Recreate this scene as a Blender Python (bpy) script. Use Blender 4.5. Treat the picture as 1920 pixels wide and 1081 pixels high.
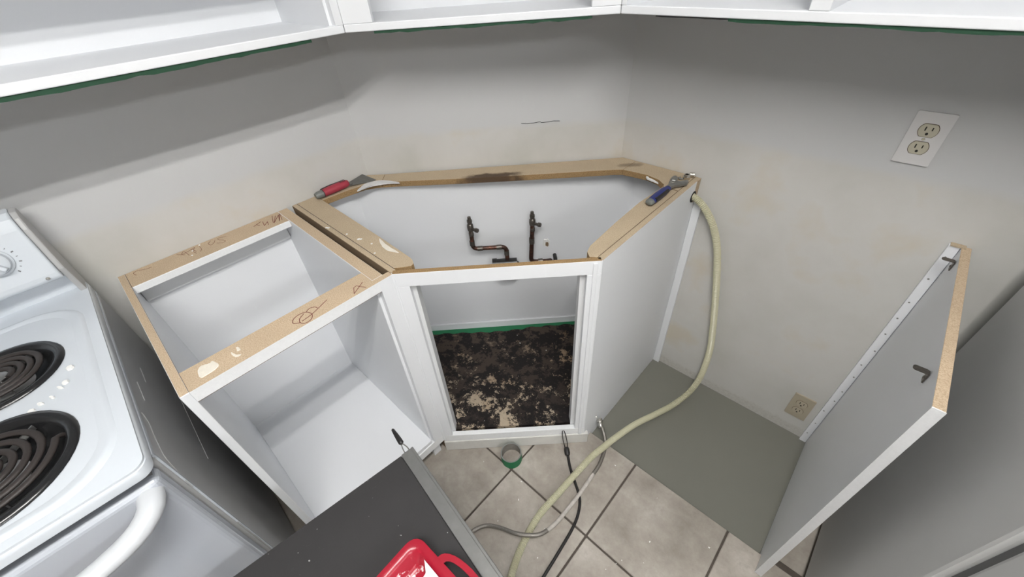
import bpy, bmesh, math, random
from mathutils import Vector, Matrix, geometry
random.seed(7)
for o in list(bpy.data.objects): bpy.data.objects.remove(o, do_unlink=True)
scene = bpy.context.scene
COL = scene.collection

# ------------------------------------------------------------------ camera, world, exposure
cam_d = bpy.data.cameras.new('camera'); cam = bpy.data.objects.new('camera', cam_d); COL.objects.link(cam)
cam_d.sensor_fit = 'HORIZONTAL'; cam_d.sensor_width = 36.0; cam_d.lens = 758.236 / 1920 * 36.0
cam_d.clip_start = 0.02
_r = Vector((0.7330378, 0.67782119, -0.05669233)); _u = Vector((-0.40826531, 0.50512057, 0.76037665)); _f = Vector((-0.54403587, 0.53423931, -0.64700335))
mw = Matrix(((_r.x, _u.x, -_f.x, 1.369691), (_r.y, _u.y, -_f.y, -1.307696), (_r.z, _u.z, -_f.z, 1.489916), (0, 0, 0, 1)))
cam.matrix_world = mw
scene.camera = cam
world = bpy.data.worlds.new('world'); scene.world = world; world.use_nodes = True
world.node_tree.nodes['Background'].inputs[0].default_value = (0.5, 0.52, 0.55, 1)
world.node_tree.nodes['Background'].inputs[1].default_value = 0.15
vs = scene.view_settings
vs.view_transform = 'Standard'; vs.look = 'None'; vs.gamma = 1.0; vs.use_curve_mapping = False
vs.exposure = 2.20
MAIN_LIGHT = 25.0      # radiance of the kitchen tube fixture
SECOND_LIGHT = 24.0    # radiance of the fixture at the far end of the room

# ------------------------------------------------------------------ materials
def nt(name):
    m = bpy.data.materials.new(name); m.use_nodes = True
    n = m.node_tree.nodes; l = m.node_tree.links
    return m, n, l, n['Principled BSDF']
def mixc(n, l, fac, a, b):
    x = n.new('ShaderNodeMix'); x.data_type = 'RGBA'
    if isinstance(fac, (int, float)): x.inputs[0].default_value = fac
    else: l.new(fac, x.inputs[0])
    for s, v in ((6, a), (7, b)):
        if isinstance(v, tuple): x.inputs[s].default_value = (*v, 1)
        else: l.new(v, x.inputs[s])
    return x.outputs[2]
def noise(n, l, scale, detail=4, rough=.55, vec=None, stretch=None):
    if vec is None:
        tc = n.new('ShaderNodeTexCoord'); vec = tc.outputs['Object']
    if stretch:
        mp = n.new('ShaderNodeMapping'); mp.inputs['Scale'].default_value = stretch; l.new(vec, mp.inputs[0]); vec = mp.outputs[0]
    t = n.new('ShaderNodeTexNoise'); t.inputs['Scale'].default_value = scale; t.inputs['Detail'].default_value = detail
    t.inputs['Roughness'].default_value = rough; l.new(vec, t.inputs['Vector'])
    return t.outputs['Fac']
def ramp(n, l, fac, stops):
    r = n.new('ShaderNodeValToRGB'); l.new(fac, r.inputs[0]); e = r.color_ramp.elements
    while len(e) < len(stops): e.new(.5)
    for i, (p, c) in enumerate(stops):
        e[i].position = p; e[i].color = (*c, 1) if isinstance(c, tuple) else (c, c, c, 1)
    return r.outputs[0]
def math_(n, l, op, a, b=None, c=None):
    x = n.new('ShaderNodeMath'); x.operation = op
    for i, v in enumerate((a, b, c)):
        if v is None: continue
        if isinstance(v, (int, float)): x.inputs[i].default_value = v
        else: l.new(v, x.inputs[i])
    return x.outputs[0]
def bump(n, l, b, h, strength=.1, dist=.002):
    x = n.new('ShaderNodeBump'); x.inputs['Strength'].default_value = strength; x.inputs['Distance'].default_value = dist
    l.new(h, x.inputs['Height']); l.new(x.outputs[0], b.inputs['Normal'])
def simple(name, col, rough=.5, metal=0, var=.08, scale=40, bmp=0, coat=0, spec=.5):
    m, n, l, b = nt(name)
    f = noise(n, l, scale, 5)
    lo = tuple(c * (1 - var) for c in col); hi = tuple(min(1, c * (1 + var)) for c in col)
    l.new(mixc(n, l, f, lo, hi), b.inputs['Base Color'])
    b.inputs['Roughness'].default_value = rough; b.inputs['Metallic'].default_value = metal
    b.inputs['Coat Weight'].default_value = coat; b.inputs['Specular IOR Level'].default_value = spec
    if bmp: bump(n, l, b, noise(n, l, scale * 4, 3), bmp, .001)
    return m
MAT = {}
MAT['paint'] = simple('cabinet_white_paint', (.77, .785, .81), .42, var=.02, scale=3, bmp=.08)
MAT['paint_edge'] = simple('rolled_white_paint', (.79, .80, .81), .5, var=.06, scale=160, bmp=.5)
MAT['paint_shaded'] = simple('white_paint_shaded', (.70, .71, .72), .5, var=.03, scale=8)  # cabinet white greyed to paint in the shadow on cleat and jambs
MAT['ceiling'] = simple('ceiling_paint', (.80, .80, .78), .8, var=.03, scale=5)
MAT['room_wall'] = simple('far_room_wall_paint', (.66, .65, .62), .8, var=.03, scale=3)
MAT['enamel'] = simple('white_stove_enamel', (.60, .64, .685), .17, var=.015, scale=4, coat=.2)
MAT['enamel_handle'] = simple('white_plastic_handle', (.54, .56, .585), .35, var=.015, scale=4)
MAT['enamel_shaded'] = simple('white_enamel_shaded', (.43, .455, .50), .2, var=.015, scale=4, coat=.2)  # same enamel as the cooktop, darkened to paint in the shade on the front
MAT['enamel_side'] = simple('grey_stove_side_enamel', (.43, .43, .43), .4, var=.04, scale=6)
MAT['fridge'] = simple('pebbled_white_fridge_enamel', (.60, .60, .59), .45, var=.04, scale=5, bmp=.12)
MAT['gasket'] = simple('grey_rubber_gasket', (.14, .14, .14), .7)
MAT['coil'] = simple('burnt_black_coil', (.028, .022, .020), .55, var=.35, scale=60, bmp=.2)
MAT['pan'] = simple('black_enamel_drip_pan', (.012, .012, .013), .22, var=.3, scale=30)
MAT['foil'] = simple('crumpled_foil', (.42, .41, .40), .28, metal=1, var=.3, scale=90, bmp=.8)
MAT['alu'] = simple('scuffed_aluminium', (.21, .21, .205), .45, metal=.6, var=.18, scale=45, bmp=.1)
MAT['steel'] = simple('tool_steel', (.30, .30, .29), .38, metal=.9, var=.2, scale=60)
MAT['blade'] = simple('dull_grey_blade_steel', (.17, .17, .16), .45, metal=.6, var=.25, scale=70)
MAT['chrome'] = simple('nickel_plate', (.62, .60, .56), .2, metal=1, var=.1)
MAT['brass_dark'] = simple('tarnished_valve_metal', (.14, .125, .11), .35, metal=.8, var=.5, scale=150)
MAT['black_plastic'] = simple('black_plastic', (.014, .013, .013), .4, var=.2)
MAT['black_pipe'] = simple('black_drain_pipe_plastic', (.010, .010, .010), .35, var=.2)
MAT['dark_slot'] = simple('dark_slot', (.012, .011, .010), .8)
MAT['red_grip'] = simple('red_rubber_grip', (.34, .035, .055), .5, var=.1)
MAT['blue_grip'] = simple('dark_blue_grip', (.018, .028, .16), .4, var=.15)
MAT['grey_plastic'] = simple('grey_plastic', (.15, .16, .15), .45)
MAT['green_tape'] = simple('green_masking_tape', (.012, .155, .062), .7, var=.12, scale=60)
MAT['shaded_tape'] = simple('green_tape_shaded', (.010, .055, .026), .7, var=.2, scale=50)  # same green tape, darkened in colour for the shade under the uppers
MAT['cardboard'] = simple('grey_cardboard_core', (.24, .225, .20), .8, var=.25, scale=70)
MAT['tape_rim'] = simple('grey_tape_edge', (.20, .21, .20), .6)
MAT['plate_white'] = simple('white_painted_plate', (.66, .65, .65), .5, var=.03)
MAT['almond'] = simple('almond_receptacle', (.50, .47, .37), .4, var=.04)
MAT['beige_plate'] = simple('beige_cover_plate', (.40, .35, .265), .45, var=.05)
MAT['beige_recept'] = simple('beige_receptacle', (.43, .38, .29), .4, var=.05)
MAT['marker'] = simple('brown_red_marker_ink', (.15, .022, .018), .7)
MAT['ink_faint'] = simple('faint_brown_ink', (.20, .085, .055), .8)
MAT['groove'] = simple('dark_joint_line', (.10, .065, .04), .9)
MAT['filler'] = simple('cream_filler_smear', (.73, .69, .61), .7, var=.12, scale=120, bmp=.5)
MAT['chip'] = simple('white_paint_flake', (.80, .80, .78), .7)
MAT['print'] = simple('grey_dial_print', (.16, .16, .17), .6)
MAT['hose'] = simple('cream_corrugated_plastic', (.53, .51, .365), .36, var=.06, scale=12)
MAT['grout'] = simple('dark_brown_grout', (.085, .07, .058), .9, var=.3, scale=90, bmp=.4)
MAT['red_tray'] = None
MAT['wet_paint'] = simple('wet_white_paint', (.86, .86, .88), .25, var=.01)
MAT['toe_wood'] = simple('dirty_white_toe_board', (.62, .61, .58), .55, var=.15, scale=25)

def particle(name, base, dark, light, stain=None):
    m, n, l, b = nt(name)
    f1 = noise(n, l, 420, 3, .7); f2 = noise(n, l, 14, 4)
    c = ramp(n, l, f1, [(.30, dark), (.5, base), (.72, light)])
    c = mixc(n, l, ramp(n, l, f2, [(.35, 0.0), (.7, .35)]), c, tuple(x * .8 for x in base))
    if stain:
        g = n.new('ShaderNodeNewGeometry'); sp = n.new('ShaderNodeSeparateXYZ'); l.new(g.outputs['Position'], sp.inputs[0])
        d = math_(n, l, 'SUBTRACT', sp.outputs[0], sp.outputs[1]); s = math_(n, l, 'ADD', sp.outputs[0], sp.outputs[1])
        tot = None
        for (x, y, ls, ld, amt) in stain:
            a = math_(n, l, 'DIVIDE', math_(n, l, 'SUBTRACT', s, x + y), ls); q = math_(n, l, 'DIVIDE', math_(n, l, 'SUBTRACT', d, x - y), ld)
            rr = math_(n, l, 'ADD', math_(n, l, 'MULTIPLY', a, a), math_(n, l, 'MULTIPLY', q, q))
            rr = math_(n, l, 'ADD', rr, math_(n, l, 'MULTIPLY', math_(n, l, 'SUBTRACT', noise(n, l, 30, 5), .5), 1.6))
            w = ramp(n, l, rr, [(.25, amt), (.95, 0.0)])
            tot = w if tot is None else math_(n, l, 'MAXIMUM', tot, w)
        c = mixc(n, l, tot, c, (.058, .034, .019))
    l.new(c, b.inputs['Base Color']); b.inputs['Roughness'].default_value = .85
    bump(n, l, b, f1, .25, .001)
    return m
MAT['particle'] = particle('raw_particleboard', (.52, .40, .275), (.35, .25, .155), (.64, .52, .38))
MAT['particle_sink'] = particle('raw_particleboard_greyed', (.47, .375, .26), (.34, .26, .17), (.57, .47, .335),
                                [(.385, -.395, .19, .035, .93), (.725, -.045, .07, .03, .55)])
MAT['particle_edge'] = particle('sawn_particleboard_edge', (.30, .19, .085), (.14, .085, .035), (.46, .31, .16),
                                [(.385, -.395, .20, .12, .9)])
MAT['particle_brown'] = particle('brown_shaded_particleboard', (.21, .145, .085), (.15, .10, .06), (.27, .19, .12))  # raw particleboard, its colour darkened for the shadow on the gap-side face

def mat_wall():
    m, n, l, b = nt('patched_wall_paint')
    g = n.new('ShaderNodeNewGeometry'); sp = n.new('ShaderNodeSeparateXYZ'); l.new(g.outputs['Position'], sp.inputs[0])
    z = math_(n, l, 'ADD', sp.outputs[2], math_(n, l, 'MULTIPLY', math_(n, l, 'SUBTRACT', noise(n, l, 9, 5, vec=g.outputs['Position']), .5), .03))
    # repainted grey white above the old backsplash line, creamier bare paint below
    f = ramp(n, l, math_(n, l, 'SUBTRACT', z, .50), [(.495, 0.0), (.52, 1.0)])
    up = mixc(n, l, noise(n, l, 2.5, 4, vec=g.outputs['Position']), (.52, .525, .53), (.56, .565, .565))
    s2 = ramp(n, l, noise(n, l, 3.2, 5, vec=g.outputs['Position']), [(.30, (.47, .47, .43)), (.45, (.54, .53, .50)), (.56, (.57, .56, .535)), (.68, (.55, .50, .41))])
    low = mixc(n, l, .2, s2, (.55, .545, .525))
    c = mixc(n, l, f, low, up)
    sm = ramp(n, l, noise(n, l, 22, 6, .7, vec=g.outputs['Position']), [(.70, 0.0), (.80, .35)])
    c = mixc(n, l, sm, c, (.42, .41, .38))
    # scraped, dirty strip just above the floor
    foot = ramp(n, l, math_(n, l, 'ADD', sp.outputs[2], math_(n, l, 'MULTIPLY', noise(n, l, 30, 6, .75, vec=g.outputs['Position']), .06)), [(.035, .8), (.050, 0.0)])
    c = mixc(n, l, foot, c, mixc(n, l, noise(n, l, 90, 4, .7, vec=g.outputs['Position']), (.30, .28, .24), (.66, .65, .62)))
    l.new(c, b.inputs['Base Color']); b.inputs['Roughness'].default_value = .62
    bump(n, l, b, noise(n, l, 60, 4, vec=g.outputs['Position']), .06, .002)
    return m
MAT['wall'] = mat_wall()

def mat_tile():
    m, n, l, b = nt('taupe_stone_look_tile')
    g = n.new('ShaderNodeNewGeometry'); P = g.outputs['Position']
    oi = n.new('ShaderNodeObjectInfo')
    f = noise(n, l, 7.5, 9, .68, vec=P); f2 = noise(n, l, 45, 5, .7, vec=P)
    c = ramp(n, l, f, [(.30, (.255, .225, .195)), (.46, (.345, .31, .27)), (.58, (.41, .375, .33)), (.72, (.52, .485, .44))])
    c = mixc(n, l, ramp(n, l, f2, [(.55, 0.0), (.75, .5)]), c, (.27, .235, .20))
    v = n.new('ShaderNodeHueSaturation'); l.new(c, v.inputs['Color'])
    l.new(math_(n, l, 'MULTIPLY_ADD', oi.outputs['Random'], .12, .94), v.inputs['Value'])
    l.new(v.outputs[0], b.inputs['Base Color']); b.inputs['Roughness'].default_value = .42
    bump(n, l, b, f2, .15, .002)
    return m
MAT['tile'] = mat_tile()
MAT['patch'] = simple('smooth_grey_green_floor_paint', (.178, .176, .150), .38, var=.06, scale=4)

def math_v(n, l, P):
    v = n.new('ShaderNodeVectorMath'); v.operation = 'ADD'; v.inputs[1].default_value = (3.1, 5.7, 0); l.new(P, v.inputs[0]); return v.outputs[0]
def mat_deck():
    m, n, l, b = nt('water_damaged_cabinet_bottom')
    g = n.new('ShaderNodeNewGeometry'); P = g.outputs['Position']
    sp = n.new('ShaderNodeSeparateXYZ'); l.new(P, sp.inputs[0])
    d = math_(n, l, 'SUBTRACT', sp.outputs[0], sp.outputs[1])            # grows from the wall to the cabinet face
    t = n.new('ShaderNodeMapRange'); l.new(d, t.inputs[0]); t.inputs[1].default_value = .75; t.inputs[2].default_value = 1.5
    f = noise(n, l, 13, 12, .80, vec=P); f3 = noise(n, l, 60, 8, .8, vec=P); f4 = noise(n, l, 4, 3, vec=P)
    w = math_(n, l, 'ADD', math_(n, l, 'MULTIPLY', f, .70), math_(n, l, 'MULTIPLY', f3, .30))
    w = math_(n, l, 'ADD', w, math_(n, l, 'MULTIPLY', math_(n, l, 'SUBTRACT', t.outputs[0], .55), .045))
    mask = ramp(n, l, w, [(.548, 0.0), (.554, 1.0)])
    bare = mixc(n, l, t.outputs[0], (.105, .075, .055), mixc(n, l, f3, (.34, .27, .19), (.52, .44, .34)))
    bare = mixc(n, l, ramp(n, l, f4, [(.5, 0.0), (.7, .35)]), bare, (.30, .16, .06))
    dark = mixc(n, l, f3, (.005, .004, .004), (.018, .014, .014))
    mid = ramp(n, l, noise(n, l, 17, 10, .75, vec=math_v(n, l, P)), [(.515, 0.0), (.53, .8)])
    mid = math_(n, l, 'MULTIPLY', mid, math_(n, l, 'SUBTRACT', 1.0, math_(n, l, 'MULTIPLY', t.outputs[0], .75)))
    dark = mixc(n, l, mid, dark, (.075, .055, .042))
    c = mixc(n, l, mask, dark, bare)
    fl = ramp(n, l, noise(n, l, 70, 2, vec=P), [(.755, 0.0), (.765, 1.0)])
    c = mixc(n, l, fl, c, (.7, .68, .64))
    l.new(c, b.inputs['Base Color']); b.inputs['Roughness'].default_value = .65; b.inputs['Specular IOR Level'].default_value = .25
    bump(n, l, b, w, .5, .004)
    return m
MAT['deck_damaged'] = mat_deck()

def mat_tread():
    m, n, l, b = nt('black_grip_tread')
    f = noise(n, l, 9, 5); sp = ramp(n, l, noise(n, l, 105, 2), [(.735, 0.0), (.755, .8)])
    scr = ramp(n, l, noise(n, l, 16, 6, .8, stretch=(4, 1, 1)), [(.62, 0.0), (.75, .35)])
    c = mixc(n, l, f, (.019, .018, .0185), (.032, .030, .031))
    c = mixc(n, l, scr, c, (.10, .097, .095)); c = mixc(n, l, sp, c, (.45, .45, .44))
    l.new(c, b.inputs['Base Color']); b.inputs['Roughness'].default_value = .75
    bump(n, l, b, noise(n, l, 300, 2), .3, .001)
    return m
MAT['tread'] = mat_tread()

def mat_tray():
    m, n, l, b = nt('red_tray_plastic_with_paint_streaks')
    f = noise(n, l, 26, 6, .65, stretch=(1.6, .45, 1)); f2 = noise(n, l, 60, 5, .7)
    tc = n.new('ShaderNodeTexCoord'); sp = n.new('ShaderNodeSeparateXYZ'); l.new(tc.outputs['Object'], sp.inputs[0])
    low = n.new('ShaderNodeMapRange'); l.new(sp.outputs[1], low.inputs[0])
    low.inputs[1].default_value = -.03; low.inputs[2].default_value = -.10; low.inputs[3].default_value = -.07; low.inputs[4].default_value = .05
    w = math_(n, l, 'ADD', math_(n, l, 'ADD', math_(n, l, 'MULTIPLY', f, .7), math_(n, l, 'MULTIPLY', f2, .3)), low.outputs[0])
    c = mixc(n, l, ramp(n, l, w, [(.54, 0.0), (.565, .95)]), (.32, .008, .024), (.82, .80, .81))
    l.new(c, b.inputs['Base Color']); b.inputs['Roughness'].default_value = .28
    return m
MAT['red_tray'] = mat_tray()
MAT['red_plain'] = simple('red_tray_plastic', (.32, .010, .025), .28, var=.05)
def mat_pipe():
    m, n, l, b = nt('aged_copper_pipe')
    f = noise(n, l, 45, 5, .7)
    c = ramp(n, l, f, [(.35, (.030, .018, .014)), (.52, (.085, .040, .028)), (.68, (.24, .095, .06))])
    l.new(c, b.inputs['Base Color']); b.inputs['Metallic'].default_value = .55; b.inputs['Roughness'].default_value = .42
    return m
MAT['pipe'] = mat_pipe()
def mat_braid():
    m, n, l, b = nt('braided_steel_sleeve')
    tc = n.new('ShaderNodeTexCoord'); f = noise(n, l, 700, 2, .5)
    c = mixc(n, l, f, (.06, .055, .05), (.50, .47, .43))
    l.new(c, b.inputs['Base Color']); b.inputs['Metallic'].default_value = .8; b.inputs['Roughness'].default_value = .4
    bump(n, l, b, f, .6, .001)
    return m
MAT['braid'] = mat_braid()
MAT['smeared'] = simple('paint_smeared_braid', (.46, .43, .395), .6, var=.45, scale=55, bmp=.5)
def mat_emit(name, col, s):
    m = bpy.data.materials.new(name); m.use_nodes = True; n = m.node_tree.nodes; n.clear()
    e = n.new('ShaderNodeEmission'); e.inputs[0].default_value = (*col, 1); e.inputs[1].default_value = s
    o = n.new('ShaderNodeOutputMaterial'); m.node_tree.links.new(e.outputs[0], o.inputs[0]); return m
MAT['lamp'] = mat_emit('kitchen_lamp_diffuser', (1.0, .985, .955), MAIN_LIGHT)
MAT['lamp2'] = mat_emit('far_lamp_diffuser', (.97, .985, 1.0), SECOND_LIGHT)

# ------------------------------------------------------------------ builders
SPACE = {}
class MB:
    def __init__(s): s.bm = bmesh.new(); s.mi = 0
    def _f(s, vs):
        try:
            f = s.bm.faces.new(vs); f.material_index = s.mi; return f
        except ValueError: return None
    def box(s, lo, hi, mats=None):
        x0, y0, z0 = lo; x1, y1, z1 = hi
        return s.hexa([(x0,y0,z0),(x1,y0,z0),(x1,y1,z0),(x0,y1,z0),(x0,y0,z1),(x1,y0,z1),(x1,y1,z1),(x0,y1,z1)], mats)
    def hexa(s, p, mats=None):                      # mats: per-face index: bottom, top, -y, +x, +y, -x
        v = [s.bm.verts.new(q) for q in p]
        for i, q in enumerate(((0,3,2,1),(4,5,6,7),(0,1,5,4),(1,2,6,5),(2,3,7,6),(3,0,4,7))):
            f = s._f([v[k] for k in q])
            if mats and f: f.material_index = mats[i]
        return s
    def obox(s, o, t, n, s0, s1, d0, d1, z0, z1, mats=None):   # box along t, outwards n, up
        o = Vector(o); t = Vector(t); n = Vector(n)
        P = lambda a, b, c: o + t * a + n * b + Vector((0, 0, c))
        return s.hexa([P(s0,d1,z0),P(s1,d1,z0),P(s1,d0,z0),P(s0,d0,z0),P(s0,d1,z1),P(s1,d1,z1),P(s1,d0,z1),P(s0,d0,z1)], mats)
    def plate(s, outer, z0, z1, holes=(), side_mat=None, axis=2):
        loops = [list(outer)] + [list(h) for h in holes]
        def P(p, z): return (p[0], p[1], z) if axis == 2 else ((p[0], z, p[1]) if axis == 1 else (z, p[0], p[1]))
        flat = [p for lp in loops for p in lp]
        tris = geometry.tessellate_polygon([[Vector((p[0], p[1], 0)) for p in lp] for lp in loops])
        vt = [s.bm.verts.new(P(p, z1)) for p in flat]; vb = [s.bm.verts.new(P(p, z0)) for p in flat]
        for a, b, c in tris: s._f([vt[a], vt[b], vt[c]]); s._f([vb[c], vb[b], vb[a]])
        k = 0; keep = s.mi
        if side_mat is not None: s.mi = side_mat
        for lp in loops:
            N = len(lp)
            for i in range(N):
                j = (i + 1) % N; s._f([vb[k+i], vb[k+j], vt[k+j], vt[k+i]])
            k += N
        s.mi = keep
        return s
    def rings(s, rings, cap=True, closed=False):
        R = [[s.bm.verts.new(p) for p in r] for r in rings]; N = len(R[0])
        pairs = list(zip(R, R[1:])) + ([(R[-1], R[0])] if closed else [])
        for a, b in pairs:
            for i in range(N): s._f([a[i], a[(i+1)%N], b[(i+1)%N], b[i]])
        if cap and not closed: s._f(R[0][::-1]); s._f(R[-1])
        return s
    def lathe(s, prof, c=(0,0,0), axis=(0,0,1), seg=24, cap=True):
        c = Vector(c); q = Vector((0,0,1)).rotation_difference(Vector(axis).normalized())
        rr = [[c + q @ Vector((r*math.cos(2*math.pi*i/seg), r*math.sin(2*math.pi*i/seg), z)) for i in range(seg)] for r, z in prof]
        return s.rings(rr, cap)
    def cyl(s, a, b, r, r2=None, seg=14):
        a = Vector(a); b = Vector(b)
        return s.lathe([(r, 0), (r if r2 is None else r2, (b-a).length)], a, b-a, seg)
    def tube(s, pts, r, seg=10, flat=(1, 1)):
        P = [Vector(p) for p in pts]; out = []; up = None
        for i, p in enumerate(P):
            t = (P[min(i+1, len(P)-1)] - P[max(i-1, 0)]).normalized()
            if up is None:
                up = Vector((0,0,1)) if abs(t.z) < .9 else Vector((1,0,0))
            up = (up - t * up.dot(t)).normalized(); sd = t.cross(up)
            rad = r(i) if callable(r) else r
            out.append([p + sd*math.cos(2*math.pi*k/seg)*rad*flat[0] + up*math.sin(2*math.pi*k/seg)*rad*flat[1] for k in range(seg)])
        return s.rings(out)
    def ribbon(s, pts, w, z, h=.0004):              # a flat pen stroke lying on a horizontal surface
        for a, b in zip(pts, pts[1:]):
            a = Vector(a); b = Vector(b); t = (b-a)
            if t.length < 1e-6: continue
            t.normalize(); nn = Vector((-t.y, t.x))*w/2; a2 = a - t*w*.3; b2 = b + t*w*.3
            s.hexa([(*(a2-nn), z), (*(b2-nn), z), (*(b2+nn), z), (*(a2+nn), z), (*(a2-nn), z+h), (*(b2-nn), z+h), (*(b2+nn), z+h), (*(a2+nn), z+h)])
        return s
    def done(s, name, mats, parent=None, smooth=False, bevel=0, seg=2, world=True, angle=40):
        bmesh.ops.recalc_face_normals(s.bm, faces=s.bm.faces)
        if parent is not None and world: s.bm.transform(SPACE[parent])
        me = bpy.data.meshes.new(name); s.bm.to_mesh(me); s.bm.free()
        for m in (mats if isinstance(mats, (list, tuple)) else [mats]): me.materials.append(MAT[m])
        o = bpy.data.objects.new(name, me); COL.objects.link(o)
        if parent is not None: o.parent = parent; SPACE[o] = SPACE[parent]
        else: SPACE[o] = Matrix()
        if bevel:
            b = o.modifiers.new('bevel', 'BEVEL'); b.width = bevel; b.segments = seg; b.limit_method = 'ANGLE'; b.angle_limit = math.radians(35)
        if smooth:
            for p in me.polygons: p.use_smooth = True
            me.set_sharp_from_angle(angle=math.radians(angle))
        return o
def spline(pts, step=.01):
    P = [Vector(p) for p in pts]; P = [P[0]*2-P[1]] + P + [P[-1]*2-P[-2]]; out = []
    for i in range(1, len(P)-2):
        a, b, c, d = P[i-1:i+3]; k = max(2, int((c-b).length/step))
        for j in range(k):
            t = j/k; out.append(.5*((2*b)+(c-a)*t+(2*a-5*b+4*c-d)*t*t+(3*b-a-3*c+d)*t**3))
    out.append(P[-2]); return out
def circle(c, r, n=32): return [(c[0]+r*math.cos(2*math.pi*i/n), c[1]+r*math.sin(2*math.pi*i/n)) for i in range(n)]
def rrect(x0, y0, x1, y1, r, n=5):
    out = []
    for cx, cy, a in ((x1-r, y1-r, 0), (x0+r, y1-r, 90), (x0+r, y0+r, 180), (x1-r, y0+r, 270)):
        for i in range(n+1):
            t = math.radians(a + 90*i/n); out.append((cx+r*math.cos(t), cy+r*math.sin(t)))
    return out
def thing(name, label, cat, loc=(0,0,0), rz=0, group=None):
    o = bpy.data.objects.new(name, None); COL.objects.link(o); o.empty_display_size = .05
    M = Matrix.Translation(loc) @ Matrix.Rotation(rz, 4, 'Z'); o.matrix_world = M; SPACE[o] = M.inverted()
    o['label'] = label; o['category'] = cat
    if group: o['group'] = group
    return o
def tag(o, label, cat, group=None):
    o['label'] = label; o['category'] = cat
    if group: o['group'] = group
    return o
def struct(o): o['kind'] = 'structure'; return o

H = .876
# ------------------------------------------------------------------ room shell
XR, YF = 4.6, -4.0
CZ = 2.33                                                  # ceiling height
m = MB(); m.box((-.12, YF-.12, -.04), (0, -.660, CZ)); struct(m.done('wall_left', 'wall'))
m = MB(); m.plate([(0, -.660), (.660, 0), (.56, .10), (-.12, .12), (-.12, -.66)], -.04, CZ); wall_back = struct(m.done('wall_back', 'wall'))
m = MB(); m.box((.660, 0, -.04), (XR+.12, .12, CZ)); struct(m.done('wall_right', 'wall'))
m = MB(); m.box((XR, YF-.12, -.04), (XR+.12, 0, CZ)); struct(m.done('wall_far', 'room_wall'))
m = MB(); m.box((0, YF-.12, -.04), (XR, YF, CZ)); struct(m.done('wall_front', 'room_wall'))
m = MB(); m.box((-.12, YF-.12, CZ), (XR+.12, .12, CZ+.08)); struct(m.done('ceiling', 'ceiling'))
ZP = -.030                                                 # the sunk floor of the dishwasher bay
m = MB(); m.box((-.12, YF-.12, -.07), (XR+.12, .12, ZP-.004)); floor = struct(m.done('floor', 'grout'))
m = MB(); m.box((.936, -.523, ZP-.004), (1.613, 0, ZP)); m.done('floor_patch', 'patch', floor)
BX0, BX1, BY = .936, 1.613, -.525
m = MB()
m.box((0, YF, ZP-.004), (XR, BY, -.004)); m.box((0, BY, ZP-.004), (BX0, 0, -.004)); m.box((BX1, BY, ZP-.004), (XR, 0, -.004))
m.done('grout', 'grout', floor)
# tiles, one object each
T, GR = .335, .0065
tile_mesh = {}
def tile(x0, y0, x1, y1):
    key = (round(x1-x0, 4), round(y1-y0, 4))
    if key not in tile_mesh:
        mm = MB(); mm.box((0, 0, 0), (x1-x0, y1-y0, .010)); o = mm.done('tile', 'tile', floor, bevel=.0018, seg=1, world=False); tile_mesh[key] = o
    else:
        o = tile_mesh[key].copy(); COL.objects.link(o)
    o.location = (x0, y0, -.010 + random.uniform(-.0006, .0003)); return o
for i in range(-3, 7):
    for j in range(-7, 3):
        x0 = .8215 + i*T + GR/2; x1 = x0 + T - GR; y0 = -.843 + j*T + GR/2; y1 = y0 + T - GR
        if y1 < -2.5 or x1 < .05 or x0 > 2.75: continue
        x0 = max(x0, .006); y1 = min(y1, -.003)
        if y1 - y0 < .02 or x1 - x0 < .02: continue
        if y0 > BY - .05:                              # rows beside the sunk bay: keep only what lies outside it
            if x1 > BX0 and x0 < BX1:
                if x0 < BX0 - .02: tile(x0, y0, BX0 - .003, y1)
                if x1 > BX1 + .02: tile(BX1 + .003, y0, x1, y1)
                continue
        if y1 > BY and y0 < BY and x1 > BX0 and x0 < BX1: y1 = BY - .001
        tile(x0, y0, x1, y1)
# hair crack and dents in the corner wall
dg = Vector((.7071, .7071, 0)); dn = Vector((.7071, -.7071, 0))
m = MB(); cr = [(.404, 1.0195), (.42, 1.0175), (.438, 1.0185), (.45, 1.021), (.453, 1.0175), (.47, 1.018), (.484, 1.02), (.498, 1.0185)]
for (a, za), (b, zb) in zip(cr, cr[1:]):
    A = Vector((a, a-.660, za)); B = Vector((b, b-.660, zb)); w = Vector((0, 0, .0006))
    m.hexa([A-w+dn*.0012, B-w+dn*.0012, B-w, A-w, A+w+dn*.0012, B+w+dn*.0012, B+w, A+w])
m.done('wall_crack', 'dark_slot', wall_back)

# ------------------------------------------------------------------ ceiling lights (above the frame)
def ceiling_light(label, x, y, ly, lx, mat):
    t = thing('ceiling_light', label, 'light', (x, y, CZ))
    m = MB(); m.box((x-lx/2-.045, y-ly/2-.02, CZ-.035), (x+lx/2+.045, y+ly/2+.02, CZ)); m.done('housing', 'ceiling', t, bevel=.006)
    for s in (-1, 1):
        m = MB(); m.box((x+s*lx/2-.0225, y-ly/2, CZ-.041), (x+s*lx/2+.0225, y+ly/2, CZ-.036)); m.done('tube', mat, t)
ceiling_light('long fluorescent ceiling fixture over the kitchen floor, parallel to the stove wall', 1.53, -1.52, 1.20, .16, 'lamp')
ceiling_light('second ceiling fixture at the far end of the room, beyond the refrigerator', 3.50, -2.0, 1.22, .22, 'lamp2')

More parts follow.
